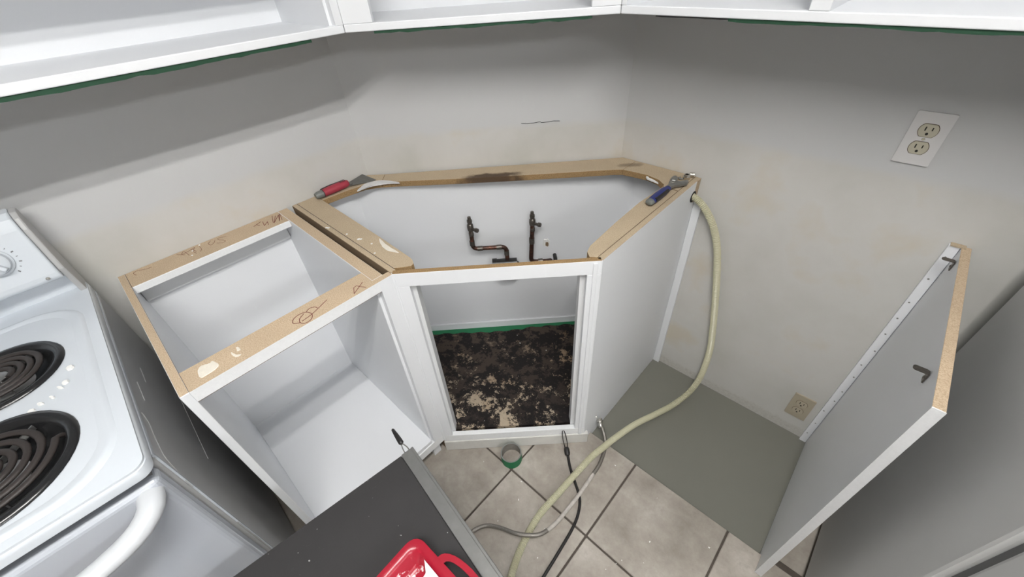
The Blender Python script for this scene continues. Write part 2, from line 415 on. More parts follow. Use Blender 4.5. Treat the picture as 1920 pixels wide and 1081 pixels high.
# ------------------------------------------------------------------ upper cabinets
UZ, UX, UTOP = 1.350, .295, 2.12
def tape(parent, a, b, drop=.0075, n=26, mat='shaded_tape'):
    A = Vector(a); B = Vector(b); t = (B-A).normalized(); nn = Vector((t.y, -t.x, 0))
    m = MB(); top = []; bot = []
    for i in range(n+1):
        p = A.lerp(B, i/n); top.append(p); bot.append(p - Vector((0, 0, drop*(.75+.4*random.random()))))
    th = nn*.0006
    for i in range(n):
        m.hexa([bot[i]+th, bot[i+1]+th, bot[i+1]-th, bot[i]-th, top[i]+th, top[i+1]+th, top[i+1]-th, top[i]-th])
    return m.done('masking_tape', mat, parent)
ul = thing('upper_cabinet', 'open white upper cabinet hung on the left wall above the stove', 'cabinet', (.15, -1.5, UZ))
m = MB(); m.box((.002, -2.24, UZ), (.277, -.757, 1.364)); m.done('bottom_panel', 'paint', ul)
m = MB(); m.box((.277, -2.24, UZ), (UX, -.749, 1.367)); m.done('bottom_rail', 'paint', ul, bevel=.002)
m = MB(); m.box((.277, -2.24, UTOP-.05), (UX, -.749, UTOP)); m.done('top_rail', 'paint', ul)
m = MB(); m.box((.002, -2.24, UTOP-.018), (.277, -.757, UTOP)); m.done('top_panel', 'paint', ul)
m = MB(); m.box((.002, -2.222, 1.364), (.008, -.775, UTOP-.018)); m.done('back_panel', 'paint', ul)
m = MB(); m.box((.002, -.775, 1.364), (.277, -.757, UTOP-.018)); m.done('side_panel', 'paint', ul)
m = MB(); m.box((.002, -2.24, 1.364), (.277, -2.222, UTOP-.018)); m.done('side_panel', 'paint', ul)
m = MB(); m.box((.277, -.768, 1.367), (UX, -.749, UTOP-.05)); m.done('stile', 'paint', ul)
m = MB(); m.box((.008, -2.222, 1.562), (.280, -.775, 1.580)); m.done('shelf', 'paint', ul)
tape(ul, (UX-.004, -2.2, UZ), (UX-.004, -.835, UZ), .0085, 60)
ud = thing('upper_cabinet', 'open white diagonal upper cabinet across the corner above the sink base', 'cabinet', (.4, -.4, UZ))
o0 = Vector((UX, -.749, 0)); o1 = Vector((.772, -.2935, 0)); tt = (o1-o0).normalized(); nn = Vector((tt.y, -tt.x, 0)); LU = (o1-o0).length
inner = [(.002, -.755), (.277, -.755), (UX-.012, -.745), (.762, -.280), (.762, -.002), (.664, -.002), (.002, -.664)]
m = MB(); m.plate(inner, UZ, 1.364); m.done('bottom_panel', 'paint', ud)
m = MB(); m.plate(inner, UTOP-.018, UTOP); m.done('top_panel', 'paint', ud)
m = MB(); m.obox(o0, tt, nn, 0, LU, -.018, 0, UZ, 1.367); m.done('bottom_rail', 'paint', ud, bevel=.002)
m = MB(); m.obox(o0, tt, nn, 0, LU, -.018, 0, UTOP-.05, UTOP); m.done('top_rail', 'paint', ud)
m = MB(); m.obox(o0, tt, nn, 0, .071, -.018, 0, 1.367, UTOP-.05); m.done('stile', 'paint', ud, bevel=.0015)
m = MB(); m.obox(o0, tt, nn, LU-.069, LU, -.018, 0, 1.367, UTOP-.05); m.done('stile', 'paint', ud, bevel=.0015)
m = MB(); m.hexa([(.006,-.664,1.364),(.664,-.006,1.364),(.660,-.002,1.364),(.002,-.660,1.364),(.006,-.664,2.10),(.664,-.006,2.10),(.660,-.002,2.10),(.002,-.660,2.10)]); m.done('back_panel', 'paint', ud)
m = MB(); m.box((.006, -.755, 1.364), (.277, -.745, 2.10)); m.done('side_panel', 'paint', ud)
m = MB(); m.box((.752, -.277, 1.364), (.762, -.006, 2.10)); m.done('side_panel', 'paint', ud)
m = MB(); m.plate([(.012,-.74),(.27,-.74),(.75,-.262),(.75,-.01),(.675,-.01),(.012,-.672)], 1.700, 1.718); m.done('shelf', 'paint', ud)
tape(ud, o0 + tt*.068 + nn*-.004 + Vector((0,0,UZ)), o0 + tt*(LU-.066) + nn*-.004 + Vector((0,0,UZ)), .007, 26)
ur = thing('upper_cabinet', 'open white upper cabinet on the right wall above the dishwasher space', 'cabinet', (1.2, -.15, UZ))
RX1 = 1.66
m = MB(); m.box((.764, -.276, UZ), (RX1, -.002, 1.364)); m.done('bottom_panel', 'paint', ur)
m = MB(); m.box((.772, -.2935, UZ), (RX1, -.276, 1.367)); m.done('bottom_rail', 'paint', ur, bevel=.002)
m = MB(); m.box((.772, -.2935, UTOP-.05), (RX1, -.276, UTOP)); m.done('top_rail', 'paint', ur)
m = MB(); m.box((.764, -.276, UTOP-.018), (RX1, -.002, UTOP)); m.done('top_panel', 'paint', ur)
m = MB(); m.box((.782, -.008, 1.364), (RX1-.018, -.002, UTOP-.018)); m.done('back_panel', 'paint', ur)
for a, b in ((.764, .782), (1.163, 1.187), (RX1-.018, RX1)):
    m = MB(); m.box((a, -.276, 1.364), (b, -.002, UTOP-.018)); m.done('side_panel', 'paint', ur)
for a, b in ((.772, .785), (1.158, 1.192), (RX1-.035, RX1)):
    m = MB(); m.box((a, -.2935, 1.367), (b, -.276, UTOP-.05)); m.done('stile', 'paint', ur, bevel=.0015)
for a, b in ((.782, 1.163), (1.187, RX1-.018)):
    m = MB(); m.box((a, -.27, 1.66), (b, -.008, 1.678)); m.done('shelf', 'paint', ur)
tape(ur, (.86, -.2895, UZ), (1.02, -.2895, UZ), .003, 10, 'black_plastic'); tape(ur, (1.02, -.2895, UZ), (1.64, -.2895, UZ), .0062, 30)

# ------------------------------------------------------------------ left base cabinet
PB = ['paint', 'particle']
raw_top = [0, 1, 0, 0, 0, 0]
bc = thing('base_cabinet', 'white open base cabinet with raw particleboard top frame and marker writing, beside the stove', 'cabinet', (.29, -1.2, 0))
m = MB(); m.box((.002, -1.430, 0), (.581, -1.413, H), raw_top); m.done('side_panel', PB, bc, bevel=.001, seg=1)
m = MB(); m.box((.002, -.998, 0), (.563, -.967, H), raw_top); m.done('side_panel', PB, bc, bevel=.001, seg=1)
m = MB(); m.box((.002, -1.413, .855), (.091, -.998, H), [0, 1, 1, 0, 1, 1]); m.done('top_strip', ['paint_edge', 'particle'], bc, bevel=.001, seg=1)
m = MB(); m.box((.512, -1.413, .857), (.5632, -.998, H)); m.done('top_strip', 'particle', bc)
m = MB(); m.box((.5632, -1.413, .846), (.581, -.990, H), raw_top); m.done('top_rail', ['paint_edge', 'particle'], bc)
m = MB(); m.box((.563, -.990, .112), (.581, -.9508, H), raw_top); m.done('stile', PB, bc)
m = MB(); m.box((.0081, -1.411, .788), (.022, -1.000, .855)); m.done('cleat', 'paint_shaded', bc)
m = MB(); m.box((.002, -1.413, .11), (.008, -.998, .855)); m.done('back_panel', 'paint', bc)
m = MB(); m.box((.008, -1.413, .112), (.577, -.998, .130)); m.done('deck', 'paint', bc, bevel=.001, seg=1)
m = MB(); m.box((.500, -1.413, 0), (.515, -.998, .112)); m.done('toe_board', 'toe_wood', bc)
m = MB(); m.box((.565, -1.413, .074), (.581, -.9512, .1118)); m.done('bottom_rail', 'paint_edge', bc, bevel=.001)
m = MB(); m.box((.002, -1.4135, H), (.58, -1.4128, H+.0003)); m.done('joint_line', 'groove', bc); m = MB(); m.box((.5800, -1.413, .8452), (.5813, -.991, .8461)); m.done('joint_line', 'groove', bc)
m = MB()
for s in ([(.5655,-1.1845),(.5545,-1.196),(.542,-1.19),(.537,-1.175),(.542,-1.16),(.559,-1.154),(.574,-1.163),(.576,-1.177),(.5655,-1.1845),(.552,-1.18),(.543,-1.166)],
          [(.564,-1.179),(.558,-1.151),(.54,-1.107)], [(.542,-1.16),(.536,-1.149),(.541,-1.138),(.549,-1.136)],
          [(.586-.012,-1.022),(.549,-1.034),(.551,-1.042),(.572,-1.053),(.549,-1.017)]):
    m = MB(); m.ribbon([q.to_2d() for q in spline([(*p, 0) for p in s], .004)] if len(s) != 5 else s, .0014, H); m.done('marker_stroke', 'marker', bc)
m = MB()
for s in ([(.024,-1.356),(.023,-1.368),(.012,-1.388),(.018,-1.396),(.034,-1.393)],
          [(.012,-1.291),(.033,-1.276)], [(.047,-1.268),(.012,-1.273),(.023,-1.281),(.023,-1.269),(.013,-1.245)],
          [(.013,-1.245),(.034,-1.254),(.053,-1.251)], [(.015,-1.256),(.041,-1.248)], [(.019,-1.234),(.042,-1.235),(.051,-1.241)],
          [(.014,-1.203),(.026,-1.212),(.04,-1.209),(.032,-1.198),(.022,-1.193)], [(.026,-1.163),(.017,-1.18),(.024,-1.185),(.048,-1.173),(.055,-1.181),(.043,-1.194)]):
    m = MB(); m.ribbon([q.to_2d() for q in spline([(*p, 0) for p in s], .003)], .0012, H); m.done('marker_stroke', 'ink_faint', bc)
m = MB()
for s in ([(.036,-1.086),(.023,-1.06),(.031,-1.076),(.045,-1.072)], [(.028,-1.056),(.058,-1.062),(.041,-1.046),(.063,-1.052)],
          [(.015,-1.021),(.063,-1.037)], [(.024,-1.014),(.066,-1.035),(.026,-1.005),(.067,-1.019),(.021,-.999),(.068,-1.011)]):
    m = MB(); m.ribbon(s, .0015, H); m.done('marker_stroke', 'marker', bc)
def smear(parent, pts, z, h=.0012, mat='filler', name='filler_smear'):
    c = sum((Vector(p) for p in pts), Vector((0, 0)))/len(pts); ring = []
    P = [Vector(p) for p in pts]; N = len(P)
    for i in range(N):
        for k in range(4):
            t = k/4; a, b, cc, d = P[i-1], P[i], P[(i+1)%N], P[(i+2)%N]
            q = .5*((2*b)+(cc-a)*t+(2*a-5*b+4*cc-d)*t*t+(3*b-a-3*cc+d)*t**3); ring.append(q + Vector((random.uniform(-1,1), random.uniform(-1,1)))*.0008)
    m = MB(); m.rings([[(*q, z) for q in ring], [(*(c+(q-c)*.96), z+h*.8) for q in ring], [(*(c+(q-c)*.6), z+h) for q in ring]]); return m.done(name, mat, parent, smooth=True)
smear(bc, [(.534,-1.385),(.526,-1.376),(.532,-1.363),(.531,-1.355),(.552,-1.351),(.56,-1.36),(.561,-1.373),(.559,-1.387)], H)
smear(bc, [(.536,-1.321),(.547,-1.318),(.556,-1.314),(.559,-1.310),(.561,-1.315),(.555,-1.321),(.545,-1.323)], H)
smear(bc, [(.531,-1.31),(.532,-1.306),(.543,-1.305),(.543,-1.311)], H)
m = MB()
for q in ((.03,-1.255),(.012,-1.232),(.055,-1.263)): m = MB(); m.lathe([(.0025, 0), (.002, .0015)], (q[0], q[1], H), seg=7); m.done('paint_spot', 'chip', bc)

# ------------------------------------------------------------------ corner sink base
S, D = .957, .581
sc = thing('sink_cabinet', 'white corner sink base cabinet with diagonal open front and raw particleboard rim', 'cabinet', (.6, -.6, 0))
m = MB(); m.box((.002, -.950, .0), (.572, -.934, H), [0, 1, 2, 1, 0, 0]); m.done('side_panel', ['paint', 'particle_sink', 'particle_brown'], sc, bevel=.001, seg=1)
m = MB(); m.plate([(-.578, 0.0), (-.53, 0.0), (-.522, -.029), (-.004, -.029), (-.004, H), (-.578, H)], .940, S, axis=0)
for f in m.bm.faces:
    if all(abs(v.co.z-H) < 1e-5 for v in f.verts): f.material_index = 1
m.done('side_panel', ['paint', 'particle_sink'], sc, bevel=.001, seg=1)
ZS = .8555
E2 = ['particle_sink', 'particle_edge']
def strip(poly):
    m = MB(); m.plate(poly, ZS, H, side_mat=1); return m.done('top_strip', E2, sc, bevel=.0015)
strip([(.002,-.933),(.562,-.933),(.578,-.915),(.590,-.898),(.586,-.888),(.572,-.881),(.558,-.878),(.40,-.872),(.05,-.866),(.002,-.866)])
strip([(.002,-.8655),(.05,-.8655),(.055,-.79),(.066,-.715),(.085,-.685),(.10,-.668),(.052,-.620),(.002,-.664)])
strip([(.0525,-.6195),(.1005,-.6675),(.131,-.637),(.30,-.487),(.476,-.324),(.62,-.186),(.698,-.112),(.722,-.094),(.722,-.003),(.668,-.003)])
strip([(.7225,-.003),(.7225,-.0935),(.76,-.088),(.811,-.083),(.855,-.093),(.885,-.115),(.889,-.13),(.9395,-.13),(.9395,-.003)])
strip([(.9395,-.1305),(.889,-.1305),(.881,-.26),(.886,-.40),(.896,-.545),(.905,-.570),(.922,-.585),(.9395,-.575)])
# diagonal face frame
f0 = Vector((.579, -.951, 0)); f1 = Vector((.957, -.579, 0)); ft = (f1-f0).normalized(); fn = Vector((ft.y, -ft.x, 0)); FL = (f1-f0).length
m = MB(); m.obox(f0, ft, fn, 0, FL, -.016, 0, .832, H, raw_top); m.done('top_rail', ['paint', 'particle_edge'], sc, bevel=.0014)
m = MB(); m.obox(f0, ft, fn, 0, .036, -.018, 0, .099, .832); m.done('stile', 'paint', sc, bevel=.0014)
m = MB(); m.obox(f0, ft, fn, FL-.036, FL, -.018, 0, .099, .832); st = m.done('stile', 'paint', sc, bevel=.0014)
m = MB(); m.obox(f0, ft, fn, FL-.022, FL-.010, 0, .0035, .062, .87); m.done('stile_moulding', 'paint', sc, bevel=.0015)
m = MB(); m.obox(f0, ft, fn, .0, FL, -.018, 0, .062, .099); m.done('bottom_rail', 'paint_edge', sc, bevel=.0014)
m = MB(); m.cyl((.5795, -.9505, .075), (.5795, -.9505, .8755), .0042, seg=12); m.done('caulk_bead', 'paint', sc, smooth=True)
m = MB(); m.obox(f0, ft, fn, .030, .047, -.052, -.018, .100, .828); m.done('jamb', 'paint_shaded', sc)
m = MB(); m.obox(f0, ft, fn, FL-.050, FL-.033, -.052, -.018, .100, .828); m.done('jamb', 'paint_shaded', sc)
m = MB(); m.obox(f0, ft, fn, -.002, FL+.016, -.012, .004, .001, .061); m.done('toe_board', 'toe_wood', sc, bevel=.002)
m = MB(); m.plate([(.004,-.932),(.560,-.932),(.938,-.560),(.938,-.006),(.72,-.006),(.004,-.72)], .082, .100); m.done('deck', ['deck_damaged'], sc)
def dbox(m, c0, c1, s0, s1, z0, z1):           # slab parallel to the corner wall: x-y from c0 to c1, x+y from s0 to s1
    P = lambda c, s, z: ((s+c)/2, (s-c)/2, z)
    return m.hexa([P(c1,s0,z0),P(c1,s1,z0),P(c0,s1,z0),P(c0,s0,z0),P(c1,s0,z1),P(c1,s1,z1),P(c0,s1,z1),P(c0,s0,z1)])
m = MB(); dbox(m, .725, .737, -.733, .733, .138, ZS-.001); bp = m.done('back_panel', 'paint', sc)
m = MB(); m.box((.004, -.933, .100), (.010, -.720, ZS-.001)); m.done('back_panel', 'paint', sc)
m = MB(); m.box((.720, -.012, .100), (.938, -.006, ZS-.001)); m.done('back_panel', 'paint', sc)
m = MB(); dbox(m, .728, .748, -.71, .71, .1002, .1345); m.done('base_strip', 'paint', sc)
m = MB(); P = []
for i in range(41):
    s = -.62 + 1.24*i/40; P.append((s, .782 + .006*math.sin(i*1.7) + .012*math.exp(-((s+.1)/.2)**2) - .010*(s > .1)))
for (s0, c0), (s1, c1) in zip(P, P[1:]):
    q = lambda c, s, z: ((s+c)/2, (s-c)/2, z)
    m.hexa([q(c0,s0,.1001),q(c1,s1,.1001),q(.7485,s1,.1001),q(.7485,s0,.1001),q(c0,s0,.1008),q(c1,s1,.1008),q(.7485,s1,.1008),q(.7485,s0,.1008)])
m.done('masking_tape', 'green_tape', sc)
m = MB()
for a, b in (((.002,-.9335),(.565,-.9335)), ((.9398,-.57),(.9398,-.003)), ((.9398,-.13),(.889,-.13)), ((.052,-.866),(.002,-.866))): m = MB(); m.ribbon([a, b], .0012, H, .0003); m.done('joint_line', 'groove', sc)
smear(sc, [(.085,-.757),(.066,-.728),(.058,-.700),(.078,-.662),(.108,-.642),(.150,-.628),(.152,-.632),(.128,-.652),(.108,-.678),(.090,-.712)], H-.004, .0050, 'plate_white', 'paint_smear')
smear(sc, [(.41,-.877),(.431,-.880),(.472,-.884),(.516,-.884),(.484,-.897),(.46,-.897),(.432,-.889)], H, .0008, 'filler', 'paint_smear')
smear(sc, [(.80,-.076),(.815,-.088),(.84,-.094),(.862,-.104),(.84,-.100),(.815,-.094)], H-.010, .006, 'chip', 'paint_smear')
m = MB()
for q in ((.313,-.925),(.365,-.917),(.37,-.913),(.417,-.907),(.464,-.927),(.228,-.945),(.235,-.942)):
    m = MB(); m.lathe([(.005*random.uniform(.6,1.1), 0), (.003, .0008)], (q[0], q[1], H), seg=6); m.done('paint_spot', 'chip', sc)
m = MB(); m.box((S-.0005, -.030, .798), (S+.0008, -.002, H-.001)); m.done('bare_patch', 'particle', sc)
m = MB(); m.lathe([(.019, 0), (.019, .0014)], (S, -.036, .822), (1, 0, 0), 24); m.done('hose_hole', 'dark_slot', sc)
m = MB(); m.lathe([(.004, 0), (.003, .004), (.001, .005)], (S, -.498, .075), (1, 0, 0), 8); m.done('screw', 'steel', sc)

# ------------------------------------------------------------------ battens on the wall, end panel
m = MB(); m.box((.9575, -.012, ZP), (.984, 0, .800)); struct(m.done('trim_1', 'paint', bevel=.001))
m = MB(); m.box((1.570, -.012, ZP), (1.5915, 0, H)); tr = struct(m.done('trim_2', 'paint', bevel=.001))
for i in range(13):
    m = MB(); z = .03 + i*.067 + random.uniform(-.01, .01); m.lathe([(.0024, 0), (.0020, .0010)], (1.581 + random.uniform(-.004, .004), -.012, z), (0, -1, 0), 8); m.done('screw', 'steel', tr)
ep = thing('end_panel', 'upright white end panel with raw particleboard top edge between dishwasher space and refrigerator', 'panel', (1.601, -.29, ZP))
prof = [(-.586, .0008), (-.531, .0008), (-.522, ZP+.0005), (-.002, ZP+.0005), (-.002, H), (-.586, H)]
m = MB(); m.plate(prof, 1.5925, 1.6105, axis=0)
for f in m.bm.faces:
    if all(abs(v.co.z-H) < 1e-5 for v in f.verts): f.material_index = 1
m.done('board', ['paint', 'particle'], ep, bevel=.0008, seg=1)
m = MB(); m.box((1.5922, -.5875, .001), (1.6108, -.5858, H)); m.done('edge_banding', 'paint_edge', ep)
m = MB(); m.box((1.572, -.016, H), (1.600, -.0005, H+.003)); m.done('wood_scrap', 'particle_sink', ep)
for y, z in ((-.470, .848), (-.060, .862)):
    m = MB(); m.plate(rrect(1.567, y-.007, 1.5915, y+.007, .005), z, z+.0016); m.box((1.5895, y-.007, z-.022), (1.5920, y+.007, z)); m.lathe([(.003, 0), (.0025, .002)], (1.5895, y, z-.013), (-1, 0, 0), 8)
    m.done('mounting_bracket', 'brass_dark', ep, bevel=.0005)

# ------------------------------------------------------------------ refrigerator
FX = 1.698
fr = thing('refrigerator', 'tall white refrigerator, its side standing in shadow right of the end panel', 'refrigerator', (2.05, -.42, 0))
m = MB(); m.box((FX, -.742, .025), (2.43, -.092, 1.68)); m.done('body', 'fridge', fr, bevel=.012, seg=3)
m = MB(); m.box((FX+.009, -.760, .06), (2.42, -.742, 1.665)); m.done('gasket', 'gasket', fr)
for z0, z1 in ((.06, 1.14), (1.152, 1.68)):
    m = MB(); m.box((FX, -.835, z0), (2.43, -.760, z1)); d = m.done('door', 'fridge', fr, bevel=.014, seg=3)
    zz = (z1-.55, z1-.08) if z0 < 1 else (z0+.06, z0+.36)
    m = MB(); m.tube([(1.76,-.835,zz[0]),(1.76,-.872,zz[0]+.03),(1.76,-.872,zz[1]-.03),(1.76,-.835,zz[1])], .011); m.done('handle', 'fridge', d, smooth=True)
m = MB(); m.box((FX+.02, -.73, .0), (2.41, -.70, .06)); m.done('kick_grille', 'gasket', fr)
for x in (FX+.06, 2.37):
    m = MB(); m.cyl((x, -.15, 0), (x, -.15, .03), .02); m.done('foot', 'black_plastic', fr)

# ------------------------------------------------------------------ stove (built in its own axes: x forwards, y=0 right side)
sv = thing('stove', 'white electric coil stove with black drip pans, against the left wall', 'stove', (.030, -1.4795, 0), math.radians(-1.2))
SPACE_SV = SPACE[sv]
L = dict(world=False)
W = -.757; CT = .917
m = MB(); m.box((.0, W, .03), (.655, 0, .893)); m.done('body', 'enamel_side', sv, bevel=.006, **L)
# cooktop with four burner openings
B = [((.537, -.181), .112), ((.286, -.159), .091), ((.537, -.570), .091), ((.286, -.585), .112)]
m = MB()
out = rrect(.006, W-.002, .700, .001, .020)
holes = [circle(c, r, 40) for c, r in B]
m.plate(out, CT-.004, CT, holes)
def offs(poly, d):
    c = (.353, W/2); return [(p[0] + (d if p[0] > c[0] else -d)*min(1, abs(p[0]-c[0])/.33), p[1] + (d if p[1] > c[1] else -d)*min(1, abs(p[1]-c[1])/.36)) for p in poly]
m2 = MB()
lv = [(-.010, CT-.0006), (-.003, CT-.001), (.001, CT-.005), (.002, CT-.012), (.0015, CT-.024)]
m2.rings([[(*p, z) for p in offs(out, d)] for d, z in lv] , cap=False)
m.done('cooktop', 'enamel', sv, **L); m2.done('cooktop_edge', 'enamel', sv, smooth=True, angle=38, **L)
m = MB()                                                         # raised rim round the cooking area
rim = rrect(.10, W+.03, .672, -.030, .09, 8)
m.rings([[(*p, CT-.0005) for p in offs(rim, .012)], [(*p, CT+.0035) for p in offs(rim, .006)], [(*p, CT+.0035) for p in offs(rim, 0)], [(*p, CT-.0005) for p in offs(rim, -.014)]], cap=False)
m.done('cooktop_rim', 'enamel', sv, smooth=True, angle=80, **L)
for k, ((cx, cy), r) in enumerate(B):
    t = r/.112; R = r+.007
    m = MB(); m.lathe([(R, CT+.0008), (R-.002, CT+.005), (R-.009, CT+.0065), (R-.017, CT+.004), (R-.021, CT-.006), (R-.035, CT-.018), (.03, CT-.026), (.012, CT-.024)], (cx, cy, 0), seg=44, cap=False)
    pan = m.done('drip_pan', 'pan', sv, smooth=True, angle=70, **L)
    m = MB(); m.plate(circle((cx, cy), R-.022, 36), CT-.032, CT-.027); m.done('pan_floor', 'foil' if k == 0 else 'pan', pan, **L)
    turns = 4.1 if r > .1 else 3.6; pts = []; r0 = .020; r1 = r-.022; N = int(turns*36)
    for i in range(N+1):
        a = 2*math.pi*turns*i/N; rr = r0 + (r1-r0)*i/N; pts.append((cx+rr*math.cos(a+.9), cy+rr*math.sin(a+.9), CT+.006))
    a = 2*math.pi*turns + .9
    pts += [(cx+(r1+.006)*math.cos(a+.08), cy+(r1+.006)*math.sin(a+.08), CT+.001), (cx+(r1+.012)*math.cos(a+.1), cy+(r1+.012)*math.sin(a+.1), CT-.012)]
    m = MB(); m.tube(pts, .0058*(.85+.15*t), 8, (1.0, .62)); m.done('coil', 'coil', sv, smooth=True, angle=80, **L)
    m = MB(); m.lathe([(.017, CT+.001), (.017, CT+.0065), (.013, CT+.009), (.004, CT+.009)], (cx, cy, 0), seg=18); m.done('coil_cap', 'foil', sv, smooth=True, **L)
    m = MB()
    for q in range(3):
        a = q*2.094 + .3; m.hexa([(cx + math.cos(a)*.012 + dx*math.sin(a), cy + math.sin(a)*.012 - dx*math.cos(a), z) if e == 0 else (cx + math.cos(a)*r1 + dx*math.sin(a), cy + math.sin(a)*r1 - dx*math.cos(a), z) for z in (CT-.008, CT+.002) for e, dx in ((0,-.001),(1,-.001),(1,.001),(0,.001))])
    m.done('coil_support', 'steel', sv, **L)
# backguard
prof = [(0.0, .90), (0.0, 1.118), (.012, 1.124), (.036, 1.122), (.050, 1.112), (.060, 1.09), (.084, .99), (.085, .978), (.078, .970), (.040, .962), (.030, .90)]
m = MB(); rr = []
for y, s in ((-.001, .0), (-.0135, .006)): rr.append(y)
m.plate([(p[0], p[1]) for p in prof], W+.012, -.012, axis=1); m.done('backguard', 'enamel', sv, bevel=.006, seg=3, **L)
m = MB(); m.plate([(0, .88), (0, 1.116), (.010, 1.121), (.034, 1.119), (.046, 1.108), (.056, 1.085), (.075, .99), (.060, .93), (.05, .88)], -.012, -.0005, axis=1); m.done('backguard_end_cap', 'enamel_side', sv, bevel=.003, **L)
m = MB(); m.plate([(0, .88), (0, 1.116), (.010, 1.121), (.034, 1.119), (.046, 1.108), (.056, 1.085), (.075, .99), (.060, .93), (.05, .88)], W+.0005, W+.012, axis=1); m.done('backguard_end_cap', 'enamel_side', sv, bevel=.003, **L)
kn = Vector((.10, 0, .024)).normalized()
for y in (-.082, -.165, -.600, -.685):
    c = Vector((.0713, y, 1.045)); 
    m = MB(); m.lathe([(.0285, 0), (.0285, .003), (.025, .005), (.0235, .016), (.020, .019), (.006, .0195)], c, kn, 28); kb = m.done('knob', 'enamel', sv, smooth=True, **L)
    up = Vector((-.024, 0, .10)).normalized(); sd = kn.cross(up); m = MB()
    a = math.radians(38); e = (up*math.cos(a) + sd*math.sin(a)); g = kn.cross(e)
    b0 = c + kn*.018
    m.hexa([b0 - e*.022 - g*.005, b0 + e*.022 - g*.005, b0 + e*.022 + g*.005, b0 - e*.022 + g*.005, b0 + kn*.012 - e*.021 - g*.004, b0 + kn*.012 + e*.021 - g*.004, b0 + kn*.012 + e*.021 + g*.004, b0 + kn*.012 - e*.021 + g*.004])
    m.done('grip', 'enamel', kb, bevel=.002, **L)
    m = MB()
    for k in range(-8, 9):
        a = k*math.radians(18); e = up*math.cos(a) + sd*math.sin(a); g = kn.cross(e); q = c + e*.034 - kn*.0002; ll = .003 if k % 2 else .0045; ww = .0006 if k % 2 else .0012
        m.hexa([q - g*ww, q + e*ll - g*ww, q + e*ll + g*ww, q + g*ww, q - g*ww + kn*.0005, q + e*ll - g*ww + kn*.0005, q + e*ll + g*ww + kn*.0005, q + g*ww + kn*.0005])
    m.done('dial_marks', 'print', sv, **L)
m = MB(); m.lathe([(.004, 0), (.0035, .002), (.001, .003)], (.087, -.034, .984), (1, 0, -.1), 10); m.done('screw', 'chrome', sv, **L)
# front: dark gap, oven door, drawer
m = MB(); m.box((.650, W+.012, .864), (.676, -.012, .892)); m.done('vent_gap', 'gasket', sv, **L)
m = MB(); m.box((.652, W+.004, .235), (.694, -.006, .868)); dr = m.done('oven_door', 'enamel_shaded', sv, bevel=.012, seg=4, **L)
hp = [(.690, -.030, .845), (.712, -.034, .842), (.733, -.056, .836), (.747, -.10, .832), (.757, -.19, .830), (.762, W/2, .829)]
hp = hp + [(x, W-y, z) for x, y, z in hp[:-1][::-1]]
hs = spline(hp, .012)
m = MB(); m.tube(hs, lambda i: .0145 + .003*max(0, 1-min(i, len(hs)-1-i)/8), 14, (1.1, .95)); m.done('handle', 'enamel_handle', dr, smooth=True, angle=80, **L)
m = MB(); m.box((.694, W+.14, .36), (.6955, -.14, .72)); m.done('oven_window', 'pan', dr, **L)
m = MB(); m.box((.652, W+.004, .05), (.690, -.006, .225)); m.done('storage_drawer', 'enamel_shaded', sv, bevel=.010, seg=3, **L)
for x in (.06, .60):
    for y in (-.05, W+.05):
        m = MB(); m.cyl((x, y, 0), (x, y, .032), .016); m.done('foot', 'black_plastic', sv, **L)
# folded seams and embossed beads on the right side
def side(pts): return [((Matrix(SPACE_SV) @ Vector((x, -1.487, z))).x, .0006, z) for x, z in pts]
m = MB()
for pl in ([(.41,.835),(.475,.832)], [(.548,.866),(.563,.852),(.608,.847),(.650,.838),(.668,.812),(.680,.79),(.684,.765)], [(.684,.60),(.684,.44)], [(.30,.79),(.36,.79)], [(.10,.60),(.48,.60)]):
    m = MB(); m.tube(spline(side(pl), .01), .0009, 6); m.done('side_bead', 'enamel_side', sv, smooth=True, **L)
m = MB(); m.box((.02, -.001, .877), (.655, .0025, .8865)); m.done('side_seam', 'enamel', sv, bevel=.001, **L)
m = MB(); m.box((.645, -.003, .06), (.651, .0022, .885)); m.done('side_seam', 'enamel', sv, bevel=.001, **L)
# crumbs on the cooktop, one by one
FL_ = ['flake farthest to the back, beside the rear burner', 'squarish flake, second from the back', 'thin sliver flake in the middle of the row', 'narrow flake just behind the front burner', 'small flake nearest the rear burner rim', 'broad flat flake closest to the front burner rim']
for kf, (x, y, l, w, a) in enumerate(((.386, -1.545, .016, .013, .3), (.425, -1.5565, .013, .012, .9), (.433, -1.565, .014, .005, .7), (.450, -1.578, .013, .006, .5), (.452, -1.594, .012, .007, .8), (.462, -1.606, .016, .012, .2))):
    m = MB(); ring = [(l*.5*math.cos(q*1.047)*random.uniform(.8, 1.1), w*.5*math.sin(q*1.047)*random.uniform(.8, 1.1)) for q in range(6)]
    m.rings([[(*p, .0) for p in ring], [(p[0]*.8, p[1]*.8, .004) for p in ring]])
    o = m.done('plaster_flake', 'chip'); o.location = (x, y, CT+.0005); o.rotation_euler.z = a
    tag(o, 'white ' + FL_[kf] + ' on the stove top', 'flake', 'white flakes on the stove top')

